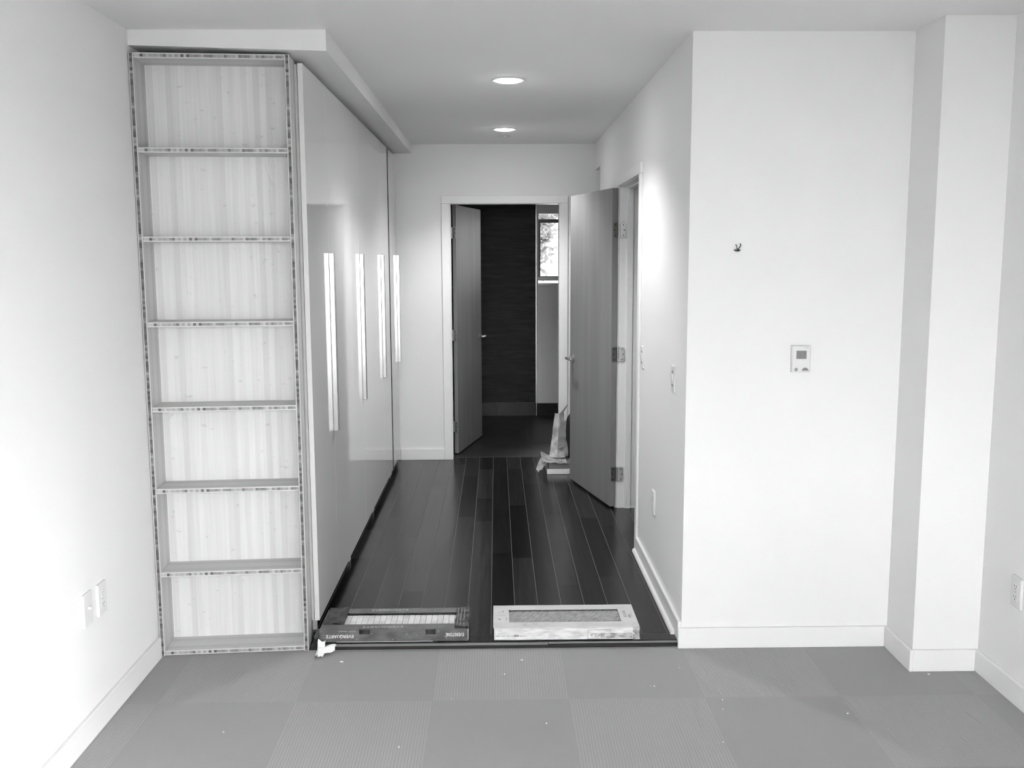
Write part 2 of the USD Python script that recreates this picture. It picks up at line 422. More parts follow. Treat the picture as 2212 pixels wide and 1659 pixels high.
# ------------------------------------------------------------------ baseboards
B = 0.015
obj("baseboard_left", bx(XL, XL + B, -1.3, 3.800, 0.0, 0.090, 0.002), "trim_paint", kind=S, label="white baseboard along the left wall")
obj("baseboard_front", bx(XR - B, XC - B, Y0 - B, Y0, 0.0, 0.088, 0.002), "trim_paint", kind=S, label="white baseboard under the thermostat wall")
obj("baseboard_column", cat(bx(XC - B, XC, Y1 - B, Y0, 0.0, 0.088, 0.002), bx(XC, XQ - B, Y1 - B, Y1, 0.0, 0.088, 0.002)), "trim_paint", kind=S, label="white baseboard around the corner column")
obj("baseboard_right", bx(XQ - B, XQ, RW[2] + 0.02, Y1, 0.0, 0.088, 0.002), "trim_paint", kind=S, label="white baseboard along the right wall")
bh = thing("baseboard_hall", "white baseboard with shoe moulding along the hall wall", kind=S)
obj("board", bx(XR - B, XR, 3.8505, 5.088, ZW, 0.112, 0.002), "trim_paint", bh)
q = [(0, 0), (0.016, 0)] + [(0.016 * math.cos(a), 0.018 * math.sin(a)) for a in np.linspace(0.15, math.pi / 2, 8)] + [(0, 0.018)]
obj("shoe_moulding", place(prism(Polygon(q).buffer(0), 1.18), (XR - B, 3.925, ZW), -X, Z, Y), "trim_paint", bh, smooth=40)
obj("baseboard_far", bx(-0.770, -0.4215, YF - B, YF, ZW, 0.115, 0.002), "trim_paint", kind=S, label="white baseboard on the far wall left of the doorway")

# ------------------------------------------------------------------ door frames
t1 = thing("trim_1", "white casing and jambs of the door opening in the hall wall", kind=S)
cx0, cx1 = XR - 0.014, XR
obj("casing", bx(cx0, cx1, 5.090, 5.146, ZW, 2.066, 0.002), "trim_paint", t1)
obj("casing", bx(cx0, cx1, 6.026, 6.080, ZW, 2.066, 0.002), "trim_paint", t1)
obj("casing", bx(cx0, cx1, 5.090, 6.080, 2.0665, 2.125, 0.002), "trim_paint", t1, label="head casing")
jx0, jx1 = XR + 0.0005, XR + 0.115
obj("jamb", bx(jx0, jx1, 5.139, 5.151, ZW, 2.062), "trim_paint", t1)
obj("jamb", bx(jx0, jx1, 6.021, 6.033, ZW, 2.062), "trim_paint", t1)
obj("jamb", bx(jx0, jx1, 5.139, 6.033, 2.062, 2.073), "trim_paint", t1, label="head jamb")
obj("door_stop", cat(bx(XR + 0.050, XR + 0.085, 6.010, 6.021, ZW, 2.051), bx(XR + 0.050, XR + 0.085, 5.151, 5.162, ZW, 2.051), bx(XR + 0.050, XR + 0.085, 5.151, 6.021, 2.051, 2.062)), "trim_paint", t1)
t2 = thing("trim_2", "white casing and jambs of the doorway at the end of the hall", kind=S)
obj("casing", bx(-0.421, -0.361, YF - 0.014, YF, ZW, 2.049, 0.002), "trim_paint", t2)
obj("casing", bx(0.504, 0.563, YF - 0.014, YF, ZW, 2.049, 0.002), "trim_paint", t2)
obj("casing", bx(-0.421, 0.563, YF - 0.014, YF, 2.0495, 2.109, 0.002), "trim_paint", t2, label="head casing")
obj("jamb", bx(-0.365, -0.352, YF, YF + 0.115, ZW, 2.046), "trim_paint", t2)
obj("jamb", bx(0.495, 0.508, YF, YF + 0.115, ZW, 2.046), "trim_paint", t2)
obj("jamb", bx(-0.365, 0.508, YF, YF + 0.115, 2.046, 2.059), "trim_paint", t2, label="head jamb")


# ------------------------------------------------------------------ doors
def rrect(w, h, r):
    return sbox(-w / 2 + r, -h / 2 + r, w / 2 - r, h / 2 - r).buffer(r, quad_segs=4)


def lever(parent, o, n, u, side=1):
    """A lever handle: rose, neck and lever; n points out of the door, u along it."""
    o, n, u = (np.array(a, float) for a in (o, n, u))
    h = obj("handle", cat(cyl(o, o + n * 0.008, 0.027), cyl(o + n * 0.008, o + n * 0.012, 0.024, r2=0.014), cyl(o + n * 0.010, o + n * 0.052, 0.0095)), "steel", parent, smooth=30)
    e = o + n * 0.050
    obj("lever", tube([e, e + u * 0.03 * side, e + u * 0.075 * side + n * 0.004, e + u * 0.105 * side - n * 0.002], 0.0085, 12), "steel", h, smooth=30)


def hinge(parent, at, leaf_u, leaf_n, jamb_u, jamb_n, hgt=0.089, w=0.037):
    """A butt hinge: a plate on the door's edge, a plate on the jamb, the knuckle and its screws. at: foot of the knuckle's axis."""
    at = np.array(at, float)
    hh = obj("hinge", cyl(at, at + Z * hgt, 0.0058, 14), "steel", parent, smooth=30)
    for uu, nn in ((np.array(leaf_u), np.array(leaf_n)), (np.array(jamb_u), np.array(jamb_n))):
        c = at + Z * hgt / 2 + uu * (w / 2 + 0.003)
        obj("plate", place(prism(rrect(w, hgt, 0.008), 0.0022), c, uu, Z, nn), "steel", hh)
        for du, dz in ((0.004, 0.032), (0.010, 0.0), (0.004, -0.032)):
            s = c + uu * du + Z * dz
            obj("screw", cyl(s + nn * 0.0018, s + nn * 0.0028, 0.0036, 8), "dark_hole", hh)


def leaf_mesh(A, u, n, w, t, z0, z1):
    """The leaf's near face starts at A and runs along u; n points out of that face."""
    A, u, n = (np.array(a, float) for a in (A, u, n))
    return place(bx(0, w, -t, 0, z0, z1, 0.002), (A[0], A[1], 0), u, n, Z)


A1, E1 = np.array([0.722, 6.005, 0]), np.array([0.526, 6.815, 0])
u1 = (E1 - A1) / np.linalg.norm(E1 - A1)
n1 = np.array([-u1[1], u1[0], 0])
d1 = thing("door_1", "grey wood hall door standing open towards the far doorway", kind=S)
obj("leaf", leaf_mesh(A1, u1, n1, 0.833, 0.040, 0.040, 2.056), "door_wood", d1)
lever(d1, E1 - u1 * 0.062 + Z * 0.925, n1, -u1)
hp = A1 - n1 * 0.044 - u1 * 0.004
for z in (1.754, 0.980, 0.208):
    hinge(d1, (hp[0] + 0.001, hp[1], z), n1, -u1, X, -Y)

A2, E2 = np.array([-0.317, 7.751, 0]), np.array([-0.133, 8.547, 0])
u2 = (E2 - A2) / np.linalg.norm(E2 - A2)
n2 = np.array([u2[1], -u2[0], 0])
d2 = thing("door_2", "grey wood door opened into the dark room at the hall's end", kind=S)
# mirrored frame: u along the leaf, n out of the visible face
m2 = bx(0, 0.817, 0, 0.031, 0.036, 2.050, 0.002)
obj("leaf", place(m2, (A2[0], A2[1], 0), u2, -n2, -Z).apply_translation([0, 0, 2.086]), "door_wood", d2)
lever(d2, E2 - u2 * 0.060 + Z * 0.945, n2, -u2)
lever(d2, E2 - u2 * 0.060 + Z * 0.945 - n2 * 0.031, -n2, -u2)
hp2 = A2 - n2 * 0.031 - u2 * 0.003
for z in (1.785, 0.965, 0.215):
    at = np.array([hp2[0] - 0.004, hp2[1], z])
    hh = obj("hinge", cyl(at, at + Z * 0.089, 0.0055, 12), "steel", d2, smooth=30)
    c = at + Z * 0.0445 + n2 * 0.0185
    obj("plate", place(prism(rrect(0.029, 0.089, 0.008), 0.003), c, n2, Z, -u2), "steel", hh)
    for du, dz in ((0.003, 0.032), (0.009, 0.0), (0.003, -0.032)):
        s = c + n2 * du + Z * dz - u2 * 0.003
        obj("screw", cyl(s, s - u2 * 0.001, 0.0036, 8), "dark_hole", hh)

# ------------------------------------------------------------------ bookshelf
bs = thing("bookshelf", "tall empty bamboo bookshelf with seven open bays against the left wall", "bookshelf", (-1.3995, 3.813, 0), 4.06)
BW, BD, BH, BT = 0.606, 0.160, 2.415, 0.0195
for a in (0.0, BW - BT):
    s = obj("side_panel", bx(a, a + BT, 0, BD, 0.0, BH, 0.0006), "bamboo_side", bs)
    obj("core_edge", bx(a + 0.0045, a + BT - 0.0045, -0.0006, 0.0, 0.002, BH - 0.002), "end_grain_upright", s, label="checkered dark and light end grain strip")
obj("back_panel", bx(BT, BW - BT, 0.146, 0.155, 0.0225, 2.395), "bamboo_back", bs)
for nm, zt in (("top_board", 2.4150), ("shelf", 2.061), ("shelf", 1.719), ("shelf", 1.384), ("shelf", 1.043), ("shelf", 0.708), ("shelf", 0.358), ("bottom_board", 0.0230)):
    th = 0.0205
    s = obj(nm, bx(BT, BW - BT, 0.0015, 0.146 if nm == "shelf" else BD, zt - th, zt, 0.0006), "bamboo_shelf", bs)
    obj("core_edge", bx(BT + 0.001, BW - BT - 0.001, 0.0009, 0.0015, zt - th + 0.005, zt - 0.005), "end_grain_shelf", s, label="checkered end grain strip")

# ------------------------------------------------------------------ wardrobes
WX0, WXF, WXD = -1.385, -0.7900, -0.769      # back, carcass front, door face
units = [(4.0205, 4.980, "wardrobe with white gloss doors standing next to the bamboo bookshelf"),
         (4.980, 5.980, "white gloss wardrobe, second from the bookshelf along the hall"),
         (5.980, 6.948, "white gloss wardrobe, third from the bookshelf, just before the narrow last one"),
         (7.014, 7.480, "narrow single door white gloss wardrobe at the far end of the hall")]
for ui, (ya, yb, lab) in enumerate(units):
    wd = thing("wardrobe", lab, "wardrobe", (0, 0, 0), 0)
    gap = 0.0
    obj("side_panel", bx(WX0, WXF, ya + 0.0005 + gap, ya + 0.018 + gap, ZW, 2.400), "melamine", wd)
    obj("side_panel", bx(WX0, WXF, yb - 0.018 - 0.0005, yb - 0.0005, ZW, 2.400), "melamine", wd)
    obj("top_panel", bx(WX0, WXF, ya + 0.0185 + gap, yb - 0.019, 2.382, 2.400), "melamine", wd)
    obj("bottom_panel", bx(WX0, WXF, ya + 0.0185 + gap, yb - 0.019, 0.088, 0.106), "melamine", wd)
    obj("back_panel", bx(WX0, WX0 + 0.006, ya + 0.0185 + gap, yb - 0.019, 0.106, 2.382), "melamine", wd)
    obj("kick_board", bx(-0.846, -0.830, ya + 0.0185 + gap, yb - 0.019, ZW, 0.087), "dark_kick", wd)
    if ui == 0:
        obj("cover_panel", bx(-0.8035, -0.7915, 3.9775, 4.0195, 0.085, 2.402, 0.0008), "melamine", wd, label="grey cover strip at the bookshelf end")
        obj("door", bx(WXD - 0.0205, WXD, 3.977, 4.4785, 0.085, 2.405), "white_gloss", wd)
        obj("door", bx(WXD - 0.0205, WXD, 4.4815, 4.9799, 0.085, 2.405), "white_gloss", wd)
        hy = [4.4705, 4.4895]
    elif ui < 3:
        obj("door", bx(WXD - 0.0205, WXD, ya + 0.0001, ya + 0.4985, 0.085, 2.405), "white_gloss", wd)
        obj("door", bx(WXD - 0.0205, WXD, ya + 0.5015, yb - 0.0001, 0.085, 2.405), "white_gloss", wd)
        hy = [ya + 0.4905, ya + 0.5095]
    else:
        obj("door", bx(WXD - 0.0205, WXD, ya + 0.0005, yb - 0.0005, 0.085, 2.405), "white_gloss", wd)
        hy = [yb - 0.0095]
        obj("filler_strip", bx(-0.860, -0.812, 7.4805, 7.5640, ZW, 2.402), "melamine", wd, label="recessed filler strip against the far wall")
        obj("filler_strip", bx(-0.860, WXD - 0.0005, 6.9485, 7.0135, 0.085, 2.402), "underlay", wd, label="dark upright filler strip beside the neighbouring wardrobe")
    doors = [stage.GetPrimAtPath(str(wd.GetPath()) + s) for s in ("/door", "/door_001")]
    for k, yy in enumerate(hy):
        obj("handle", bx(WXD, WXD + 0.023, yy - 0.0065, yy + 0.0065, 0.826, 1.657, 0.002), "handle_metal", doors[k], label="long upright bar handle")

# ------------------------------------------------------------------ ceiling lamps and vent
for x, y, lab in ((0.066, 4.881, "round recessed ceiling lamp nearer to the room, the larger bright disc"), (0.064, 6.701, "round recessed ceiling lamp farther down the hall, the smaller bright disc")):
    lp = thing("ceiling_lamp", lab, "ceiling lamp", (x, y, H), group=None)
    ring = Point(0, 0).buffer(0.079, quad_segs=16).difference(Point(0, 0).buffer(0.068, quad_segs=16))
    obj("trim_ring", prism(ring, 0.004).apply_translation([0, 0, -0.004]), "white_plastic", lp, smooth=40)
    dome = [(0.0, -0.014)] + [(0.068 * math.sin(a), -0.002 - 0.012 * math.cos(a)) for a in np.linspace(0.12, math.pi / 2, 10)] + [(0.068, -0.0005), (0.0, -0.0005)]
    obj("lens", trimesh.creation.revolve(np.array(dome), sections=48), "lamp_lens", lp, smooth=40, label="glowing slightly domed lens")
    beam = UsdLux.SphereLight.Define(stage, str(lp.GetPath()) + "/beam")
    beam.CreateRadiusAttr(0.03)
    beam.CreateIntensityAttr(BEAM)
    beam.AddTranslateOp().Set(Gf.Vec3d(0, 0, -0.045))
    sh = UsdLux.ShapingAPI.Apply(beam.GetPrim())
    sh.CreateShapingConeAngleAttr(65.0)
    sh.CreateShapingConeSoftnessAttr(0.6)
vt = thing("ceiling_vent", "small round ceiling sprinkler cover just beyond the farther lamp", "sprinkler cover", (0.068, 7.09, H))
obj("cover", cyl((0, 0, -0.004), (0, 0, 0), 0.036, 32), "white_plastic", vt, smooth=40)
obj("shadow_gap", cyl((0, 0, -0.0015), (0, 0, 0), 0.041, 32), "grey_plastic", vt)


# ------------------------------------------------------------------ wall plates
def plate_frame(wall, a, z):
    """Origin and axes (along the wall, up, out of the wall) for a plate centred at a, z."""
    if wall == "left":
        return np.array([XL, a, z]), Y, Z, X
    if wall == "right":
        return np.array([XQ, a, z]), -Y, Z, -X
    return np.array([XR, a, z]), -Y, Z, -X


def base_plate(t, fr_, th=0.007):
    o, e, uz, n = fr_
    m = hull([[sx * (0.035 - i), sy * (0.0575 - i), zz] for sx in (-1, 1) for sy in (-1, 1) for i, zz in ((0, 0), (0, th - 0.003), (0.003, th))])
    return obj("plate", place(m, o, e, uz, n), "plate_plastic", t)


def outlet(wall, a, z, lab):
    o, e, uz, n = fr_ = plate_frame(wall, a, z)
    t = thing("power_outlet", lab, "outlet")
    base_plate(t, fr_, 0.009)
    for dz in (0.0195, -0.0195):
        face = Point(0, 0).buffer(0.0172, quad_segs=8).intersection(sbox(-0.02, -0.0135, 0.02, 0.0135))
        c = o + uz * dz + n * 0.009
        sk = obj("socket", place(prism(face, 0.0015), c, e, uz, n), "white_plastic", t)
        for k, (du, hh) in enumerate(((-0.0063, 0.0085), (0.0063, 0.0070))):
            obj("slot", place(bx(du - 0.001, du + 0.001, -hh / 2 + 0.003, hh / 2 + 0.003, 0, 0.0003), c + n * 0.0015, e, uz, n), "dark_hole", sk)
        obj("slot", place(cyl((0, -0.0075, 0), (0, -0.0075, 0.0003), 0.0023, 8), c + n * 0.0015, e, uz, n), "dark_hole", sk)
    obj("screw", place(cyl((0, 0, 0.009), (0, 0, 0.0098), 0.003, 10), o, e, uz, n), "steel", t)


def rocker_switch(a, z, lab):
    o, e, uz, n = fr_ = plate_frame("hall", a, z)
    t = thing("light_switch", lab, "light switch")
    base_plate(t, fr_, 0.007)
    obj("frame", place(bx(-0.0170, 0.0170, -0.0340, 0.0340, 0.007, 0.0076), o, e, uz, n), "grey_plastic", t)
    m = hull([[-0.0160, -0.0225, 0.0076], [0.0160, -0.0225, 0.0076], [-0.0160, 0.0225, 0.0076], [0.0160, 0.0225, 0.0076],
              [-0.0160, -0.0222, 0.0085], [0.0160, -0.0222, 0.0085], [-0.0160, 0.0222, 0.0150], [0.0160, 0.0222, 0.0150]])
    obj("rocker", place(m, o, e, uz, n), "white_plastic", t)


outlet("left", 3.276, 0.447, "white double power outlet low on the left wall, nearer the bookshelf")
cp = thing("cable_outlet", "white cover plate with a cable socket low on the left wall", "wall plate")
fr_ = plate_frame("left", 3.158, 0.451)
base_plate(cp, fr_, 0.009)
o, e, uz, n = fr_
obj("cable_socket", place(cat(cyl((0, 0.004, 0.009), (0, 0.004, 0.011), 0.007, 6), cyl((0, 0.004, 0.011), (0, 0.004, 0.019), 0.0047, 14)), o, e, uz, n), "white_plastic", cp)
for dz in (0.042, -0.042):
    obj("screw", place(cyl((0, dz, 0.009), (0, dz, 0.0098), 0.003, 10), o, e, uz, n), "white_plastic", cp)
outlet("right", 3.345, 0.412, "white power outlet low on the right wall at the picture's right edge")
outlet("hall", 4.578, 0.440, "white power outlet low on the hall wall")
rocker_switch(4.118, 1.108, "white rocker light switch on the hall wall near its corner with the room")
rocker_switch(5.005, 1.111, "white rocker light switch on the hall wall beside the door casing")

# ------------------------------------------------------------------ thermostat and wire stub
th = thing("thermostat", "white wall thermostat with small grey display and half moon button", "thermostat", (1.230, Y0, 1.2215))
EX, EY, EZ = X, Z, -Y
m = hull([[sx * (0.038 - i), sy * (0.0545 - i), zz] for sx in (-1, 1) for sy in (-1, 1) for i, zz in ((0, 0), (0, 0.016), (0.004, 0.021))])
obj("case", place(m, (0, 0, 0), EX, EY, EZ), "plate_plastic", th)
dsp = obj("display", place(bx(-0.0205, 0.0205, 0.0005, 0.0340, 0.021, 0.0216), (0, 0, 0), EX, EY, EZ), "lcd", th)
tm = meshkit.text_mesh("17", 0.018, 0.0003)
obj("digits", place(tm.apply_translation([-0.014, 0.008, 0.0216]), (0, 0, 0), EX, EY, EZ), "lcd_digit", dsp)
obj("dial", place(cyl((-0.0200, -0.0425, 0.021), (-0.0200, -0.0425, 0.0225), 0.0072, 24), (0, 0, 0), EX, EY, EZ), "grey_plastic", th, smooth=40)
moon = Point(0, 0).buffer(0.0135, quad_segs=12).intersection(sbox(-0.02, 0.001, 0.02, 0.02))
obj("button", place(prism(moon, 0.0018).apply_translation([0.0170, -0.0485, 0.021]), (0, 0, 0), EX, EY, EZ), "lcd", th)
obj("logo_bar", place(bx(0.0100, 0.0300, 0.0445, 0.0468, 0.021, 0.0212), (0, 0, 0), EX, EY, EZ), "ink_faint", th)

wr = thing("wire_stub", "short black cable ends sticking out of the white wall above the thermostat", "cable", (0.9625, Y0, 1.656))
obj("grommet", place(hull([[0.0135 * math.cos(a), 0.0038 * math.sin(a) + 0.003 * abs(math.cos(a)) ** 2, z * (1 - 0.3 * abs(math.cos(a)))] for a in np.linspace(0, 2 * math.pi, 20) for z in (0, 0.010)]), (0, 0, 0), EX, EY, EZ), "black_wire", wr)
obj("wire", place(tube([(0, 0, 0.003), (-0.0015, 0.009, 0.009), (-0.004, 0.020, 0.010), (-0.0065, 0.0235, 0.007)], 0.0016), (0, 0, 0), EX, EY, EZ), "black_wire", wr)
obj("wire", place(tube([(0, 0, 0.003), (0.0045, 0.008, 0.009), (0.0115, 0.018, 0.012), (0.0130, 0.022, 0.011), (0.0105, 0.027, 0.008)], 0.0017), (0, 0, 0), EX, EY, EZ), "black_wire", wr)


# ------------------------------------------------------------------ tile cartons on the edge of the wood floor
def lettering(text, h, centre, ex, ey, ez, width=None, bold=True, depth=0.0004):
    """Text centred on a face: ex runs along the text, ey up the letters, ez out of the face."""
    m = meshkit.text_mesh(text, h, depth, bold)
    m.apply_translation([*(-m.bounds.mean(0)[:2]), 0])
    if width:
        s = width / (m.bounds[1][0] - m.bounds[0][0])
        m.vertices = m.vertices * [s, 1, 1]
    return place(m, centre, ex, ey, ez)


def wobble(m, amp, seed, size=0.03):
    p = np.asarray(m.vertices)
    q = p + amp * (np.stack([meshkit.noise(p / size + 7 * k, seed + k) for k in range(3)], -1) - 0.5) * 2
    m = m.copy()
    m.vertices = q
    return m


ax0, ax1, ay0, ay1, az0, az1 = -0.752, -0.126, 3.874, 4.110, ZW + 0.0002, 0.083
ca = thing("tile_carton", "dark printed tile carton with open top, on the floor edge beside the wardrobes", "carton")
walls = cat(bx(ax0, ax1, ay0, ay0 + 0.003, az0, az1), bx(ax0 + 0.008, ax1, ay1 - 0.003, ay1, az0, az1),
            bx(ax1 - 0.003, ax1, ay0 + 0.003, ay1 - 0.003, az0, az1), bx(ax0, ax0 + 0.003, ay0 + 0.003, ay1 - 0.003, az0, az1), bx(ax0, ax1, ay0, ay1, az0, az0 + 0.002))
obj("carton_body", walls, "carton_dark", ca)
flaps = [obj("flap", bx(ax0 + 0.003, ax1 - 0.058, ay0, ay0 + 0.050, az1, az1 + 0.003), "carton_dark", ca),
         obj("flap", bx(ax0 + 0.060, ax1 - 0.058, ay1 - 0.050, ay1, az1, az1 + 0.003), "carton_dark", ca)]
a_ = trimesh.creation.box([0.085, ay1 - ay0 - 0.052, 0.006]).subdivide().subdivide().subdivide()
a_.apply_translation([ax0 + 0.050, (ay0 + ay1) / 2 + 0.026, az1 + 0.005])
obj("torn_flap", wobble(a_, 0.006, 3, 0.035), "carton_dark_end", ca, label="crumpled dark left end flap")
b_ = trimesh.creation.box([0.056, ay1 - ay0 - 0.012, 0.005]).subdivide().subdivide().subdivide()
b_.apply_translation([ax1 - 0.029, (ay0 + ay1) / 2, az1 + 0.005])
obj("torn_flap", wobble(b_, 0.003, 5, 0.03), "carton_dark_end", ca, label="creased dark right end flap")
for k in range(3):       # creases across the right flap
    obj("crease", bx(ax1 - 0.050 + 0.014 * k, ax1 - 0.047 + 0.014 * k, ay0 + 0.02, ay1 - 0.015, az1 + 0.0065, az1 + 0.0092), "carton_fold", ca)
obj("crease", bx(ax1 - 0.002, ax1 + 0.0006, ay0 - 0.0005, ay0 + 0.004, az0 + 0.008, az1 - 0.002), "paper_white", ca, label="white worn corner edge")
tr = random.Random(4)
for k in range(24):
    for r in range(2):
        xa, yy = ax0 + 0.014 + 0.0250 * k, ay0 + 0.052 + 0.067 * r
        obj("tile", bx(xa, xa + 0.0240, yy, yy + 0.066, az0 + 0.004, az1 - 0.009, 0.001), "pale_tile_light" if tr.random() < 0.6 else "pale_tile", ca)
for k in range(9):       # scuffs and glints of tape on the front
    xa, zz, ln = ax0 + 0.03 + 0.065 * k + tr.uniform(-0.02, 0.02), az0 + tr.uniform(0.006, 0.050), tr.uniform(0.006, 0.018)
    m = trimesh.creation.box([ln, 0.0006, 0.0014])
    m.apply_transform(trimesh.transformations.rotation_matrix(tr.uniform(-1.4, 1.4), [0, 1, 0]))
    obj("scuff", m.apply_translation([xa, ay0 - 0.0002, zz]), "ink_faint" if k % 3 else "carton_fold", ca)
fy = ay0 - 0.0004
cw = obj("lettering", lettering("EVERQUARTZ", 0.0125, (ax0 + 0.085, ay0, az0 + 0.0265), -X, -Z, -Y, width=0.116), "ink_white", ca)
obj("lettering", lettering("EVERSTONE", 0.0145, (ax1 - 0.057, ay0, az0 + 0.0300), -X, -Z, -Y, width=0.077), "ink_white", ca)
obj("lettering", lettering("EVERQUARTZ", 0.018, (ax0 + 0.264, ay0 + 0.021, az1 + 0.003), -X, -Y, Z, width=0.172, bold=False), "ink_faint", flaps[0])
obj("lettering", lettering("EVERQUARTZ", 0.018, (ax0 + 0.275, ay1 - 0.022, az1 + 0.003), X, Y, Z, width=0.160, bold=False), "ink_faint", flaps[1])
obj("tape_patch", bx(ax0 + 0.166, ax0 + 0.211, ay0 - 0.0005, ay0, az0 + 0.036, az1 - 0.001), "carton_dark_end", ca, label="dark square patch on the front")
obj("tape_patch", bx(ax1 - 0.180, ax1 - 0.137, ay0 - 0.0005, ay0, az0 + 0.032, az1 - 0.002), "carton_dark_end", ca, label="dark square patch on the front, nearer the right end")
obj("tape", place(wobble(trimesh.creation.box([0.075, 0.004, 0.0006]).subdivide().subdivide(), 0.001, 9, 0.02), (ax0 + 0.118, ay0 - 0.0006, az1 - 0.008), X, Z, -Y), "carton_fold", ca)
obj("tape", bx(ax0 + 0.07, ax1 - 0.15, ay0 - 0.0008, ay0, az0 + 0.0006, az0 + 0.0032), "ink_faint", ca, label="pale bottom fold line")

bx0, bx1, by0, by1, bz0, bz1 = -0.021, 0.598, 3.876, 4.133, ZW + 0.0002, 0.082
cb = thing("tile_carton", "white tile carton with a window cut in its lid, right of the dark carton", "carton")
obj("carton_body", cat(bx(bx0, bx1, by0, by0 + 0.003, bz0, bz1), bx(bx0, bx1, by1 - 0.003, by1, bz0, bz1), bx(bx0, bx0 + 0.003, by0, by1, bz0, bz1), bx(bx1 - 0.003, bx1, by0, by1, bz0, bz1), bx(bx0, bx1, by0, by1, bz0, bz0 + 0.002)), "carton_light", cb)
wx = (0.0475, 3.932, 0.5285, 4.082)
lid = obj("lid", prism(sbox(bx0, by0, bx1, by1).difference(sbox(*wx)), 0.003).apply_translation([0, 0, bz1]), "carton_light", cb)
obj("tape", wobble(trimesh.creation.box([bx1 - bx0 - 0.014, 0.0008, bz1 - bz0 - 0.006]).subdivide().subdivide().subdivide().apply_translation([(bx0 + bx1) / 2 + 0.002, by0 - 0.0012, (bz0 + bz1) / 2]), 0.0008, 11, 0.05), "carton_tape", cb, label="shiny pale tape over the front")
obj("worn_corner", wobble(bx(bx1 - 0.028, bx1 + 0.001, by0 - 0.0022, by0 + 0.010, bz0 + 0.001, bz1 + 0.001).subdivide().subdivide(), 0.002, 13, 0.012), "carton_worn", cb, label="crushed grey corner")
obj("worn_patch", bx(bx1 - 0.165, bx1 - 0.030, by0 - 0.0026, by0 - 0.0018, bz0 + 0.008, bz0 + 0.030), "carton_worn", cb, label="grey scuffed area on the front")
obj("tile", bx(bx0 + 0.006, bx1 - 0.006, by0 + 0.006, by1 - 0.006, bz0 + 0.004, bz1 - 0.006), "slate_tile", cb, label="grey tile seen through the lid's window")
fyb = by0 - 0.0030
fx0, fx1 = 0.378, 0.475
frame = sbox(fx0, bz0 + 0.004, fx1, bz0 + 0.045).difference(sbox(fx0 + 0.0015, bz0 + 0.0055, fx1 - 0.0015, bz0 + 0.0435))
obj("frame_line", place(prism(frame, 0.0004), (0, fyb, 0), X, Z, -Y), "ink_grey", cb)
obj("lettering", lettering("IMOLA", 0.0125, (0.4185, fyb, bz0 + 0.0215), -X, -Z, -Y, width=0.058), "ink_grey", cb)
smudges = [(0.010, 0.018), (0.033, 0.016), (0.058, 0.012), (0.076, 0.010), (0.110, 0.014), (0.126, 0.012)]
pr = [bx(bx0 + x_, bx0 + x_ + w_, fyb - 0.0003, fyb, bz0 + 0.0175 + 0.001 * (k % 2), bz0 + 0.0235 - 0.001 * (k % 3)) for k, (x_, w_) in enumerate(smudges)]
for m in pr:
    obj("print_mark", m, "ink_faint", cb)
obj("print_mark", bx(bx0 + 0.087, bx0 + 0.108, fyb - 0.0003, fyb, bz0 + 0.017, bz0 + 0.027), "ink_grey", cb)
for k in range(3):
    obj("print_mark", bx(bx0 + 0.233, bx0 + 0.262, fyb - 0.0003, fyb, bz0 + 0.010 + 0.006 * k, bz0 + 0.012 + 0.006 * k), "ink_faint", cb)
arc = Point(0, 0).buffer(0.008).difference(Point(0, 0.004).buffer(0.009))
zt = bz1 + 0.003
tops = [place(prism(arc, 0.0003), (0.006, 4.058, zt), X, Y, Z), bx(0.018, 0.026, 4.052, 4.066, zt, zt + 0.0003), bx(0.000, 0.012, 3.962, 3.974, zt, zt + 0.0003), bx(0.034, 0.037, 3.955, 3.985, zt, zt + 0.0003)]
tops += [bx(0.545, 0.560, 3.985 + 0.02 * k, 3.995 + 0.02 * k, zt, zt + 0.0003) for k in range(4)]
tops += [bx(0.566, 0.576, 3.975, 4.010, zt, zt + 0.0003), bx(0.580, 0.582, 3.985, 4.040, zt, zt + 0.0003)]
for m in tops:
    obj("print_mark", m, "ink_grey", lid)
pale = [bx(0.002 + 0.008 * k, 0.007 + 0.008 * k, 4.008, 4.020, zt, zt + 0.0003) for k in range(4)]
pale += [bx(0.105, 0.122, 3.888, 3.918, zt, zt + 0.0003), place(prism(Point(0, 0).buffer(0.012).intersection(sbox(-1, -1, 1, 0)), 0.0003), (0.160, 3.918, zt), X, Y, Z)]
for m in pale:
    obj("print_mark", m, "ink_faint", lid)


# ------------------------------------------------------------------ crumpled paper and crumbs on the carpet
def sheet(fn, nu, nv, t):
    """A thin folded sheet: fn(u, v) gives points for u, v in 0..1; t is its thickness."""
    uu, vv = np.meshgrid(np.linspace(0, 1, nu), np.linspace(0, 1, nv), indexing="ij")
    p = np.array([[fn(a, b) for a, b in zip(ra, rb)] for ra, rb in zip(uu, vv)], float)
    du, dv = np.gradient(p, axis=0), np.gradient(p, axis=1)
    nn = np.cross(du, dv)
    nn /= np.linalg.norm(nn, axis=-1, keepdims=True) + 1e-12
    top, bot = (p + nn * t / 2).reshape(-1, 3), (p - nn * t / 2).reshape(-1, 3)
    i, j = np.meshgrid(np.arange(nu - 1), np.arange(nv - 1), indexing="ij")
    a = (i * nv + j).ravel()
    q = np.stack([a, a + nv, a + nv + 1, a + 1], 1)
    N = nu * nv
    faces = [q, q[:, ::-1] + N]
    rim = [*range(0, nv), *range(2 * nv - 1, N, nv), *range(N - 2, N - nv - 1, -1), *range(N - 2 * nv, 0, -nv)]
    r0, r1 = np.array(rim), np.roll(rim, -1)
    faces.append(np.stack([r0 + N, r1 + N, r1, r0], 1))
    return np.vstack([top, bot]), np.vstack(faces)


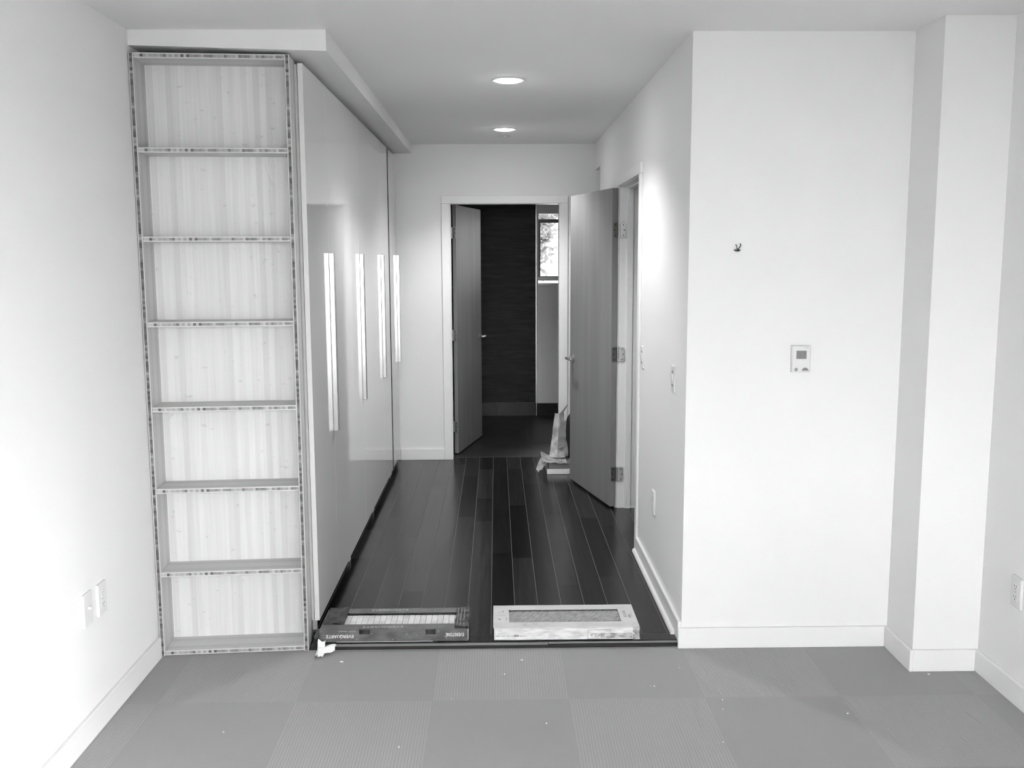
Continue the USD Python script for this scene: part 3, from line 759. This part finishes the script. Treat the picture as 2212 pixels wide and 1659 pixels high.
cpz = thing("crumpled_paper", "crumpled white paper scrap on the carpet at the dark carton's left corner", "paper", (-0.735, 3.83, 0))
obj("upright_fold", sheet(lambda u, v: (-0.022 + 0.030 * u + 0.012 * v + 0.004 * math.sin(5 * v), -0.045 + 0.040 * v + 0.014 * abs(u - 0.45), 0.004 + 0.052 * v + 0.006 * math.sin(4 * u + 2 * v)), 9, 9, 0.002), "paper_white", cpz, smooth=True)
obj("rolled_fold", sheet(lambda u, v: (-0.006 + 0.062 * u, -0.040 + 0.050 * u + 0.026 * math.cos(2.8 * v + 0.3), 0.006 + 0.006 * u + 0.032 * math.sin(2.8 * v + 0.1) * (1 - 0.25 * u) + 0.003 * math.sin(9 * u + 4 * v)), 11, 11, 0.002), "paper_white", cpz, smooth=True)
crumbs = [(-0.638, 3.733, 5, "white sliver on the carpet in front of the dark carton, near the paper scrap"),
          (0.095, 3.733, 4, "white flake on the carpet just in front of the white carton"),
          (0.596, 3.477, 4, "right crumb of the close pair on the carpet below the white carton's right end"),
          (0.581, 3.486, 3, "left, smaller crumb of the close pair below the white carton's right end"),
          (0.024, 3.599, 4, "white crumb in the middle of the ribbed tile touching the floor edge"),
          (-0.337, 3.041, 4, "white crumb on the ribbed tile left of the picture's centre, near the bottom"),
          (0.168, 3.194, 4, "white crumb on the plain tile at the bottom centre"),
          (-0.956, 3.158, 4, "leftmost white crumb on the carpet, in front of the bookshelf"),
          (0.831, 3.362, 3, "tiny crumb at the tile corner in front of the thermostat wall"),
          (0.814, 3.286, 3, "tiny crumb just nearer than the one at the tile corner"),
          (1.255, 3.243, 4, "white crumb on the plain tile in front of the column"),
          (0.760, 3.049, 3, "tiny crumb on the seam right of the bottom ribbed tile"),
          (1.690, 3.556, 6, "largest white crumb, lying at the foot of the column"),
          (0.723, 3.641, 3, "tiny crumb near the hall wall's corner with the carpet"),
          (-0.176, 3.391, 3, "faint tiny crumb on the tile seam below the dark carton's right end")]
for k, (x, y, s, lab) in enumerate(crumbs):
    m = wobble(trimesh.creation.icosphere(1, 1.0), 0.35, 40 + k, 0.9)
    m.vertices = m.vertices * [0.0008 * s * (1.8 if k < 2 else 1), 0.0007 * s, 0.0006 * s]
    m.apply_translation([x, y, -m.bounds[0][2]])
    obj("crumb", m, "paper_white", None, smooth=True, label=lab, cat="debris", group="white crumbs on the carpet")

# ------------------------------------------------------------------ pile of things behind the open hall door
obj("white_board_box", bx(0.370, 0.735, 7.000, 7.330, ZW, 0.066, 0.003), "white_plastic", None, label="flat white box at the bottom of the pile behind the open hall door", cat="box")
bkb = thing("grey_box", "flat grey box lying on the white box behind the open hall door", "box")
obj("body", bx(0.386, 0.730, 7.012, 7.320, 0.066, 0.108, 0.002), "grey_book", bkb)
obj("seam", bx(0.3855, 0.730, 7.0112, 7.0125, 0.0865, 0.0885), "ink_grey", bkb)


def drape(u, v):
    x = 0.335 + 0.185 * u
    y = 6.985 + 0.30 * v + 0.012 * math.sin(6 * u)
    z = 0.114 + 0.030 * max(0.0, 0.25 - u) * 4 * (0.35 + 0.65 * v) + 0.005 * math.sin(9 * u + 3 * v) ** 2
    return x, y, z


def hang(u, v):
    return 0.338 - 0.045 * v + 0.035 * u + 0.006 * math.sin(7 * u), 7.10 - 0.10 * u - 0.03 * v, 0.138 - 0.088 * v + 0.018 * math.sin(5 * u + 3 * v)


ps = thing("paper_sheet", "crumpled pale paper sheet draped over the grey box behind the hall door", "paper")
obj("top_fold", sheet(drape, 17, 9, 0.0015), "bag_paper", ps, smooth=True)
obj("hanging_fold", sheet(hang, 9, 9, 0.0015), "bag_paper", ps, smooth=True)
bg = thing("torn_bag", "tall torn pale cardboard packet standing on the pile behind the hall door", "packet")


def bag(u, v):      # a folded packet narrowing upwards: two faces meeting at an edge
    lx, rx = 0.398 + 0.045 * v, 0.540 - 0.035 * v
    x = lx + (rx - lx) * u + 0.006 * math.sin(8 * v) * u
    return x, 7.16 - 0.05 * (1 - abs(2 * u - 0.75)) + 0.06 * v + 0.006 * math.sin(11 * v + 5 * u), 0.130 + 0.327 * v


obj("front_face", sheet(bag, 13, 21, 0.003), "bag_paper", bg, smooth=True)
obj("inner_fold", sheet(lambda u, v: (0.455 + 0.055 * u + 0.02 * v, 7.115 + 0.06 * v + 0.004 * math.sin(9 * v), 0.195 + 0.19 * v + 0.02 * u), 5, 13, 0.002), "grey_book", bg, smooth=True)
obj("label_patch", sheet(lambda u, v: (0.455 + 0.062 * u, 7.112 + 0.012 * u, 0.130 + 0.045 * v), 4, 4, 0.002), "bag_paper", bg, smooth=True)
obj("torn_top", sheet(lambda u, v: (0.470 + 0.045 * v + 0.03 * u, 7.205 + 0.02 * u, 0.440 + 0.055 * v + 0.03 * u * v), 5, 7, 0.003), "bag_paper", bg, smooth=True)
bo = thing("dark_bottle", "dark bottle mostly hidden behind the open hall door, on the grey box", "bottle", (0.582, 7.258, 0.1085))
prof = [(0, 0), (0.050, 0), (0.052, 0.01), (0.052, 0.27), (0.040, 0.31), (0.020, 0.335), (0.018, 0.37), (0, 0.37)]
obj("body", trimesh.creation.revolve(np.array(prof), sections=28), "bottle_dark", bo, smooth=40)
obj("cap", cyl((0, 0, 0.371), (0, 0, 0.40), 0.021, 20), "grey_plastic", bo, smooth=40)


# ------------------------------------------------------------------ shrubs outside the small window
def shrub(x, y, h, spread, seed, n, lab):
    r = np.random.default_rng(seed)
    t = thing("garden_tree", lab, "tree", (x, y, -0.3))
    stems = []
    tips = []
    for k in range(9):
        a = r.uniform(0, 2 * math.pi)
        top = np.array([spread * 0.6 * math.cos(a) * r.uniform(0.3, 1), spread * 0.6 * math.sin(a) * r.uniform(0.3, 1), h * r.uniform(0.55, 0.97)])
        mid = top * [0.35, 0.35, 0.5] + r.normal(0, 0.05, 3)
        stems.append(tube([(0, 0, 0), mid, top], 0.02, 6))
        tips += [mid * (1 - s) + top * s for s in np.linspace(0.2, 1.05, 7)]
    obj("stem", cat(*stems), "bark", t)
    tips = np.array(tips)
    c = tips[r.integers(0, len(tips), n)] + r.normal(0, 0.16, (n, 3))
    a, b = r.normal(size=(n, 3)), r.normal(size=(n, 3))
    a /= np.linalg.norm(a, axis=1, keepdims=True)
    b -= a * (a * b).sum(1, keepdims=True)
    b /= np.linalg.norm(b, axis=1, keepdims=True)
    L, W = r.uniform(0.05, 0.11, (n, 1)), r.uniform(0.018, 0.035, (n, 1))
    nn = np.cross(a, b)
    v = np.stack([c - a * L, c + b * W + nn * 0.006, c + a * L, c - b * W + nn * 0.006], 1).reshape(-1, 3)
    i = np.arange(n)[:, None] * 4
    f = np.vstack([i + [0, 1, 2], i + [0, 2, 3]])
    obj("foliage", (v, f), "foliage", t, kind="stuff")


shrub(0.05, 13.6, 5.2, 1.7, 21, 13000, "loose leafy garden tree outside the small window, to its left")
shrub(1.25, 11.2, 2.25, 1.1, 25, 5000, "low leafy bush right outside the small window")
shrub(2.10, 17.5, 6.6, 1.9, 22, 14000, "leafy garden tree outside the small window, farther right and behind")
